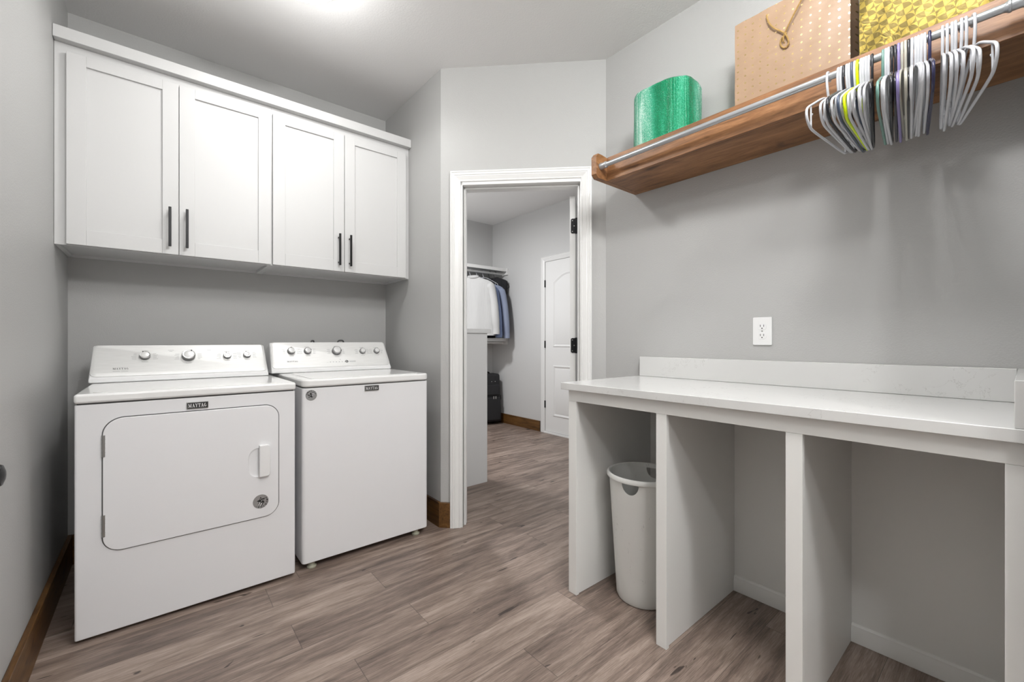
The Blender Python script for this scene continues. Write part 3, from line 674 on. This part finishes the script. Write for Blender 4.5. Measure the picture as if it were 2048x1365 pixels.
# ------------------------------------------------------------------ things on the shelf
bm = nb(); rows = 26; seg = 96; zt0 = 1.996; rings = []
bcx, bcy = 1.842, 1.078
def sup(a, rx, ry, e=3.0):
    ca, sa = math.cos(a), math.sin(a); return (math.copysign(abs(ca)**(2/e), ca)*rx, math.copysign(abs(sa)**(2/e), sa)*ry)
for i in range(rows+1):
    z = zt0 + .262*i/rows; ring = []
    for j in range(seg):
        a = 2*PI*j/seg; x, y = sup(a, .120, .142); k = 1 + .008*math.sin(a*7+i*.1) + .004*math.sin(a*23+i*.4)
        if i == rows: k *= .975
        ring.append(bm.verts.new((bcx + x*k, bcy + y*k, z + (.004*math.sin(a*3) if i == rows else 0))))
    rings.append(ring)
for A_, B_ in zip(rings, rings[1:]):
    for j in range(seg): bm.faces.new((A_[j], A_[(j+1) % seg], B_[(j+1) % seg], B_[j]))
bm.faces.new(rings[0][::-1])
# spiral layers on top
prev = rings[-1]
for sft, dz in ((.93, .002), (.88, -.004), (.62, -.004), (.58, .001), (.30, -.002), (.28, -.06)):
    ring = [bm.verts.new((bcx + (v.co.x-bcx)*sft/.975, bcy + (v.co.y-bcy)*sft/.975, zt0+.262+dz)) for v in rings[-1]]
    for j in range(seg): bm.faces.new((prev[j], prev[(j+1) % seg], ring[(j+1) % seg], ring[j]))
    prev = ring
tag(obj('bubble_wrap_roll', bm, M['bubble'], ang=80), 'green bubble wrap roll standing at the left end of the shelf', 'bubble wrap')

def gift_bag(name, x0, x1, y0, y1, z0, z1, mt, label, mat_side=None):
    t = thing(name, label, 'gift bag', ((x0+x1)/2, (y0+y1)/2, z0), 'gift bags on the shelf')
    bm = nb(); ny, nz = 24, 24
    def face(xf, outn):
        g_ = [[bm.verts.new((xf + outn*.006*math.sin(PI*j/nz)*math.sin(PI*i/ny) + .0012*math.sin(i*1.1+j*.5), y0+(y1-y0)*i/ny, z0+(z1-z0)*j/nz)) for j in range(nz+1)] for i in range(ny+1)]
        for i in range(ny):
            for j in range(nz): bm.faces.new((g_[i][j], g_[i+1][j], g_[i+1][j+1], g_[i][j+1]))
        return g_
    F_ = face(x0, -1); K = face(x1, 1)
    for i in (0, ny):                       # gusseted sides folding inward
        ysg = .022 if i == 0 else -.022
        mid = [bm.verts.new(((x0+x1)/2, (y0 if i == 0 else y1) + ysg*(.3+.7*j/nz), z0+(z1-z0)*j/nz)) for j in range(nz+1)]
        for j in range(nz):
            bm.faces.new((F_[i][j], F_[i][j+1], mid[j+1], mid[j])); bm.faces.new((mid[j], mid[j+1], K[i][j+1], K[i][j]))
    for i in range(ny): bm.faces.new((F_[i][0], F_[i+1][0], K[i+1][0], K[i][0]))
    b = obj('bag_body', bm, mt, t, ang=30)
    return t
kb = gift_bag('gift_bag', 1.790, 1.905, .377, .749, 1.996, 2.368, M['kraft'], 'peach kraft paper gift bag with small gold dots and a gold cord')
gb = gift_bag('gift_bag', 1.785, 1.915, .045, .352, 1.996, 2.43, M['gold'], 'shiny gold foil gift bag with a quartered circle pattern')
def cord(parent, pts, r=.0028):
    pts = smooth(pts, 3); bm = nb(); n = len(pts)
    L_ = [0]
    for a, b in zip(pts, pts[1:]): L_.append(L_[-1]+(b-a).length)
    for ph in (0, PI):           # two twisted strands
        q_ = []
        m_ = int(L_[-1]/.0016); 
        for k in range(m_+1):
            s_ = L_[-1]*k/m_; i = max(j for j in range(n) if L_[j] <= s_+1e-9); i = min(i, n-2)
            f_ = (s_-L_[i])/max(L_[i+1]-L_[i], 1e-9); p = pts[i].lerp(pts[i+1], f_); t_ = (pts[i+1]-pts[i]).normalized()
            a_ = t_.cross(Vector((1, 0, 0))).normalized(); b_ = t_.cross(a_); w_ = s_/.009*2*PI + ph
            q_.append(p + a_*math.cos(w_)*r*.55 + b_*math.sin(w_)*r*.55)
        tube(bm, q_, r*.62, 6)
    obj('cord_handle', bm, M['cord'], parent, label='twisted gold cord')
def bagp(px, py, x=1.776):       # point over the kraft bag face
    k = (px-1024)/855; dx = math.sin(YAW)+math.cos(YAW)*k; dy = math.cos(YAW)-math.sin(YAW)*k; t_ = x/dx
    return (x, t_*dy, CAM_H - t_*(py-683)/855)
CP = [bagp(*p) for p in ((1533, 30), (1536, 44), (1546, 56), (1560, 62), (1573, 68))]
cord(kb, CP)
CP2 = [bagp(*p) for p in ((1566, 84, 1.778), (1567, 72, 1.776), (1577, 50, 1.772), (1590, 24, 1.772), (1606, -6, 1.776), (1616, -30, 1.778))]
cord(kb, CP2)
CP3 = [bagp(*p) for p in ((1569, 66, 1.776), (1576, 76, 1.774), (1578, 90, 1.778), (1568, 98, 1.780), (1560, 90, 1.780), (1562, 78, 1.778), (1572, 68, 1.776))]
cord(kb, CP3)

# ------------------------------------------------------------------ hangers on the rod
def hanger_mesh(name, mt, r=.0036):
    # local frame: +X along the hanger's length, hook crook at the origin (rod axis), Z up
    bm = nb(); hr = .0150
    hook = [(-.0135, 0, -.008), (-.0150, 0, .001)] + [(-hr*math.cos(a), 0, hr*math.sin(a)) for a in [k*PI/10 for k in range(1, 11)]]
    hook = [(-hr*math.cos(a), 0, hr*math.sin(a)) for a in [math.radians(-35 + k*16) for k in range(0, 12)]]
    hook = [(-x, y, z) for x, y, z in hook]       # opening towards the shelf
    end = hook[-1]
    hook = hook + [(-.0155, 0, -.016), (-.012, 0, -.040), (-.005, 0, -.058), (0, 0, -.072)]
    tube(bm, smooth(hook, 2), r, 8)
    W, zs, zb = .185, -.074, -.214
    half = [(.02, zs-.001), (.06, zs-.015), (.13, zs-.054), (.170, zs-.076), (W, zs-.090), (W-.002, zs-.115), (.158, zb+.004), (.13, zb)]
    loop = [(0, 0, zs)] + [(u, 0, z) for u, z in half] + [(0, 0, zb)] + [(-u, 0, z) for u, z in half[::-1]]
    tube(bm, smooth(loop, 3, True), r, 8, closed=True)
    for s_ in (-1, 1):   # strap hooks inside each end
        tube(bm, [(s_*.150, 0, zs-.064), (s_*.150, 0, zb+.006)], r*.6, 6)
        tube(bm, [(s_*.149, 0, zs-.090), (s_*.143, 0, zs-.094), (s_*.139, 0, zs-.088)], r*.6, 6)
    me = bpy.data.meshes.new(name); bmesh.ops.recalc_face_normals(bm, faces=bm.faces); bm.to_mesh(me); bm.free(); finish(me, mt, 60); return me
HM = {k: hanger_mesh('hanger_' + k, M['h_' + k]) for k in ('white', 'cream', 'black', 'navy', 'slate', 'lime', 'sage', 'purple')}
def dirx(px): k = (px-1024)/855; return math.sin(YAW)+math.cos(YAW)*k, math.cos(YAW)-math.sin(YAW)*k
def solve_angle(yh, tip_px):
    dx, dy = dirx(tip_px); best = 0; be = 9
    for i in range(-800, 801):
        a = math.radians(i*.08); x = RX - .185*math.cos(a); y = yh - .185*math.sin(a); e = abs(x*dy - y*dx)
        if e < be: be = e; best = a
    return best
HL = [ # colour, hook px, near tip px, label
 ('white', 1657, 1612, 'white plastic hanger hanging alone at the left end of the row'),
 ('white', 1678, 1643, 'first white hanger of the packed row, right after the lone one'),
 ('white', 1683.5, 1648, 'white hanger touching the left side of the first black hanger'),
 ('black', 1689, 1655, 'first black hanger from the left, near the left end of the rod'),
 ('white', 1695, 1663, 'white hanger touching the right side of the leftmost black hanger'),
 ('white', 1700, 1669, 'white hanger touching the left side of the slate blue hanger'),
 ('slate', 1705, 1677, 'slate blue plastic hanger left of the lime green one'),
 ('white', 1710.5, 1681, 'white hanger squeezed between the slate blue and lime green hangers'),
 ('lime', 1716, 1688, 'bright lime green plastic hanger'),
 ('white', 1723, 1698, 'white hanger touching the right side of the lime green hanger'),
 ('white', 1727.5, 1706, 'second white hanger to the right of the lime green one'),
 ('white', 1732.5, 1716, 'third white hanger to the right of the lime green one'),
 ('white', 1738, 1729, 'white hanger just left of the black hanger that ends the left bunch'),
 ('black', 1744.5, 1738, 'black hanger at the right end of the left bunch, before the gap'),
 ('sage', 1766.5, 1754, 'sage green plastic hanger, the only one of its colour'),
 ('white', 1772, 1763, 'white hanger touching the right side of the sage green hanger'),
 ('white', 1777.5, 1769, 'white hanger just left of the two black middle hangers'),
 ('black', 1784, 1779, 'left of the two black hangers beside the purple one'),
 ('black', 1790.5, 1787, 'black hanger touching the left side of the purple hanger'),
 ('purple', 1797.5, 1795, 'purple plastic hanger, the only one of its colour'),
 ('cream', 1804.5, 1800, 'cream hanger touching the right side of the purple hanger'),
 ('cream', 1811, 1810, 'cream hanger just left of the single black hanger past the purple one'),
 ('black', 1817.5, 1818, 'single black hanger between cream hangers and the right white bunch'),
 ('white', 1824, 1826, 'white hanger touching the right side of the single black hanger past the purple one'),
 ('white', 1830.5, 1836, 'second white hanger right of the single black hanger past the purple one'),
 ('white', 1836.5, 1842, 'third white hanger right of the single black hanger past the purple one'),
 ('white', 1843, 1849, 'second white hanger to the left of the dark navy hanger'),
 ('white', 1849.5, 1855, 'white hanger directly left of the dark navy hanger'),
 ('navy', 1859, 1869, 'dark navy plastic hanger standing a little apart'),
 ('white', 1885, 1890, 'leftmost white hanger of the all-white bunch at the right end'),
 ('white', 1894, 1899, 'second white hanger of the all-white bunch at the right end'),
 ('white', 1904, 1911, 'third white hanger of the all-white right bunch, hook leaning to its neighbour'),
 ('white', 1910.5, 1926, 'middle white hanger of the all-white bunch at the right end'),
 ('white', 1922, 1949, 'third white hanger from the right end of the rod'),
 ('white', 1931, 1960, 'second white hanger from the right end of the rod'),
 ('white', 1947, 1992, 'white hanger at the far right end of the row, turned widest'),
]
for col_, hp, tp, lab in HL:
    dx, dy = dirx(hp); yh = (RX+0.0)*dy/dx
    o = bpy.data.objects.new('clothes_hanger', HM[col_]); COL.objects.link(o)
    o.location = (RX, yh, RZ-.0005); k_ = random.uniform(.96, 1.03); o.scale = (k_, 1, random.uniform(.97, 1.02))
    o.rotation_euler = (random.uniform(-.014, .014), random.uniform(-.015, .015), solve_angle(yh, tp) + random.uniform(-.02, .02))
    tag(o, lab, 'hanger', 'plastic hangers on the grey rod')

# ------------------------------------------------------------------ closet beyond the doorway
pn = thing('closet_cabinet', 'low white cabinet seen through the doorway in front of the hanging clothes', 'cabinet', (1.72, 2.85, 0))
obj('cabinet_body', box(nb(), 1.46, 1.986, 2.690, 2.95, 0, 1.160), M['cab'], pn, bevel=.001)
obj('cabinet_top', box(nb(), 1.455, 2.012, 2.676, 2.965, 1.1605, 1.194), M['cab'], pn, bevel=.002)
def closet_shelf(label, z0, z1, yf, rodz, rody, x0):
    t = thing('closet_shelf', label, 'shelf', (2.9, 4.6, z0))
    obj('board', box(nb(), x0, 3.580, yf, YC-.001, z0, z1), M['trim'], t, bevel=.001)
    obj('front_edge', box(nb(), x0, 3.580, yf-.016, yf-.0005, z0-.022, z1), M['trim'], t, bevel=.001)
    obj('wall_cleat', box(nb(), 3.5805, 3.5995, yf-.03, YC-.001, z0-.065, z1-.001 if z0 < 1.5 else z0+.02), M['trim'], t, bevel=.001)
    bm = nb(); 
    obj('hanging_rail', tube(nb(), [(x0, rody, rodz), (3.5800, rody, rodz)], .015, 14), M['trim'], t)
    obj('rail_socket', lathe(nb(), [(.026, 0), (.026, .006), (.019, .012)], (3.5803, rody, rodz), (-1, 0, 0), 20), M['trim'], t)
closet_shelf('upper white shelf with rail on the closet back wall, clothes hanging below', 2.045, 2.063, 4.435, 1.995, 4.50, 1.45)
closet_shelf('lower white shelf with rail on the closet back wall, above the suitcase', 1.118, 1.138, 4.44, 1.082, 4.50, 1.45)

def garment(name, label, x, y, ang, ztop, zbot, hw, col, flare=1.1, sleeve=True, collar=True, cat='shirt', grp=None):
    t = thing(name, label, cat, (x, y, zbot), grp)
    c_, s_ = math.cos(ang), math.sin(ang)
    def T(u, v, z): return (x + u*c_ - v*s_, y + u*s_ + v*c_, z)
    bm = nb(); rows = [(-.012, .20, .035), (0.0, .30, .045), (.02, .50, .05), (.05, .80, .055), (.085, .99, .06), (.14, 1.04, .065), (.22, 1.0, .065), (.4, .97, .06), (.7, 1.0*flare, .055), (1.0, 1.05*flare, .05)]
    seg = 40; rings = []
    for h_, kw, kd in rows:
        z = ztop - (ztop-zbot)*h_; ring = []
        for j in range(seg):
            a = 2*PI*j/seg; fold = .010*math.sin(a*9+h_*2)*min(1, h_*2.2)
            ring.append(bm.verts.new(T(hw*kw*math.cos(a), (kd+fold)*math.sin(a)*.58, z)))
        rings.append(ring)
    for A_, B_ in zip(rings, rings[1:]):
        for j in range(seg): bm.faces.new((A_[j], A_[(j+1) % seg], B_[(j+1) % seg], B_[j]))
    bm.faces.new(rings[0][::-1])
    obj('garment_body', bm, col, t, ang=80)
    L_ = ztop-zbot
    if sleeve:
        for sg in (-1, 1):
            P_ = [T(sg*hw*.80, 0, ztop-.085), T(sg*hw*.96, 0, ztop-.13), T(sg*hw*1.10, -.015, ztop-.30), T(sg*hw*1.16, -.03, ztop-.50), T(sg*hw*1.22, -.035, ztop-.66)]
            P_ = smooth(P_, 2)
            sl = obj('sleeve', tube(nb(), P_, .062, 14, rf=lambda f: .45 + .45*min(1, f*5) + .05*math.sin(f*11) - .22*f), col, t, ang=80)
            obj('cuff', tube(nb(), [P_[-1] + Vector((0, 0, .01)), P_[-1] - Vector((0, 0, .055))], .042, 14), col, sl)
    if collar:
        ring = [T(.060*math.cos(a), .036*math.sin(a), ztop+.008+.012*math.sin(a)) for a in [2*PI*k/20 for k in range(20)]]
        obj('collar', tube(nb(), ring, .014, 8, closed=True), col, t, ang=80)
    return t
SG = 'shirts hanging in the closet'
garment('dress_shirt', 'white long-sleeved shirt seen from the back, first on the closet rail', 3.06, 4.44, math.radians(-42), 1.90, 1.17, .24, M['shirt_white'], grp=SG)
garment('dress_shirt', 'pale blue shirt hanging directly behind the white shirt', 3.165, 4.47, math.radians(-42), 1.86, 1.20, .215, M['shirt_blue'], grp=SG)
garment('dress_shirt', 'grey-blue shirt with the lowest cuff, last of the shirts on the rail', 3.265, 4.48, math.radians(-42), 1.85, 1.17, .235, M['shirt_grey'], grp=SG)
garment('black_garment', 'black strappy garment hanging at the right end of the closet rail', 3.45, 4.46, math.radians(-42), 1.93, 1.45, .14, M['cloth_black'], .7, False, False, 'garment')
garment('black_garment', 'black garment whose hem hangs below the blue shirts', 3.36, 4.50, math.radians(-42), 1.86, 1.10, .10, M['cloth_black'], .7, False, False, 'garment')
for i, (x_, ang_, mt_, lab) in enumerate(((3.06, -42, 'white', 'white hanger holding the white shirt in the closet'), (3.165, -42, 'white', 'white hanger holding the pale blue shirt in the closet'),
        (3.265, -42, 'white', 'white hanger holding the grey-blue shirt in the closet'), (3.36, -42, 'black', 'black hanger holding the long black garment in the closet'), (3.45, -42, 'black', 'black hanger holding the strappy garment at the right end of the closet rail'))):
    o = bpy.data.objects.new('shirt_hanger', HM[mt_]); COL.objects.link(o); o.location = (x_, 4.50, 1.998); o.rotation_euler = (0, 0, math.radians(ang_))
    tag(o, lab, 'hanger', 'hangers on the closet rail')

# suitcase
sc = thing('suitcase', 'black fabric upright suitcase standing in the closet corner', 'suitcase', (3.30, 4.56, 0))
ang = math.radians(-14); ca, sa = math.cos(ang), math.sin(ang)
U_ = Vector((ca, sa, 0)); V_ = Vector((-sa, ca, 0)); O_ = Vector((3.535, 4.455, 0))
def sp(u, v, z): return O_ - U_*u + V_*v + UP*z
def sbox(bm, u0, u1, v0, v1, z0, z1, tp=0.0):
    vs_ = [bm.verts.new(sp(u, v, z)) for u, v, z in ((u0,v0,z0),(u1,v0,z0),(u1,v1,z0),(u0,v1,z0),(u0+tp,v0+tp*.5,z1),(u1-tp,v0+tp*.5,z1),(u1-tp,v1,z1),(u0+tp,v1,z1))]
    for f in ((0,3,2,1),(4,5,6,7),(0,1,5,4),(1,2,6,5),(2,3,7,6),(3,0,4,7)): bm.faces.new([vs_[i] for i in f])
    return bm
obj('case_body', sbox(nb(), .0, .42, .0, .22, .03, .665, .025), M['case'], sc, bevel=.028, seg=4)
obj('front_pocket', sbox(nb(), .03, .39, -.028, .01, .06, .36, .004), M['case'], sc, bevel=.012, seg=3)
obj('front_pocket', sbox(nb(), .04, .38, -.018, .02, .39, .52, .006), M['case'], sc, bevel=.010, seg=3)
obj('carry_handle', tube(nb(), smooth([sp(.14, .12, .655), sp(.14, .12, .685), sp(.28, .12, .685), sp(.28, .12, .655)], 2), .010, 8), M['black'], sc)
obj('side_handle', tube(nb(), smooth([sp(.005, .10, .38), sp(-.022, .10, .37), sp(-.022, .10, .30), sp(.005, .10, .29)], 2), .006, 8), M['black'], sc)
for (u_, z_) in ((.10, .565), (.15, .565)): obj('rivet', lathe(nb(), [(.008, 0), (.006, .006)], sp(u_, .008, z_), -V_, 12), M['chrome'], sc)
for k in range(2): obj('zip_pull', sbox(nb(), .10+k*.03, .112+k*.03, -.036, -.030, .340, .375), M['chrome'], sc)
for u_ in (.04, .38): obj('wheel', lathe(nb(), [(.022, -.012), (.026, 0), (.022, .012)], sp(u_, .17, .026), U_, 18), M['black'], sc)

# closet door on the far right wall
DC = XC - .0005
d2 = sempty('door_2', (DC, 3.33, 0), 'white two-panel arch-top door in the far closet wall')
casing('casing', (DC, 0, 0), (0, 1, 0), (-1, 0, 0), 2.945, 3.700, 2.052, [(a*.95, d_) for a, d_ in PROF], M['trim'], d2)
yd0, yd1, zd0, zd1 = 2.955, 3.690, .022, 2.046
bm = nb(); box(bm, DC-.006, DC-.0005, yd0, yd1, zd0, zd1); dl = obj('door_leaf', bm, M['trim'], d2, bevel=.001)
def moulded(yl, yr, z0, z1, arch):
    def outline(e):
        p = [(yl+e, z0+e), (yr-e, z0+e), (yr-e, z1-e)]
        if arch:
            n = 14
            for k in range(1, n): u = k/n; p.append((yr-e + (yl-yr+2*e)*u, z1-e + arch*math.sin(PI*u)))
        p.append((yl+e, z1-e)); return p
    bm = nb(); levels = [(0, 0.0), (.004, .007), (.012, .009), (.020, .005), (.030, .001), (.045, .006)]
    rings = [[bm.verts.new((DC-.0058-d_, y, z)) for y, z in outline(e)] for e, d_ in levels]
    for A_, B_ in zip(rings, rings[1:]):
        for i in range(len(A_)): j = (i+1) % len(A_); bm.faces.new((A_[i], A_[j], B_[j], B_[i]))
    bm.faces.new(rings[-1]); obj('door_panel', bm, M['trim'], dl, ang=25)
moulded(3.085, 3.560, 1.030, 1.800, .095)
moulded(3.085, 3.560, .215, .812, 0)
obj('threshold', box(nb(), DC-.03, DC, yd0-.01, yd1+.01, 0, .018), M['trim'], d2, bevel=.002)
for z0 in (1.745, 1.018, .300):
    bm = nb(); tube(bm, [(DC-.010, 3.695, z0), (DC-.010, 3.695, z0+.085)], .0085, 10); obj('hinge', bm, M['black'], d2, label='black hinge')

# entry door in the left wall, just outside the view; only its knob reaches into the frame
d3 = sempty('door_3', (XL, 1.07, 0), 'white door in the left wall whose dark knob shows at the left edge')
obj('door_leaf', box(nb(), XL+.0005, XL+.012, .56, 1.456, .01, 2.04), M['trim'], d3, bevel=.001)
kx = XL+.012
obj('door_knob', lathe(nb(), [(.030, 0), (.030, .006), (.012, .010), (.011, .034), (.022, .042), (.0265, .052), (.0265, .062), (.021, .072), (.010, .076), (.0001, .077)], (kx, 1.388, .815), (1, 0, 0), 32), M['black'], d3, label='dark round door knob')
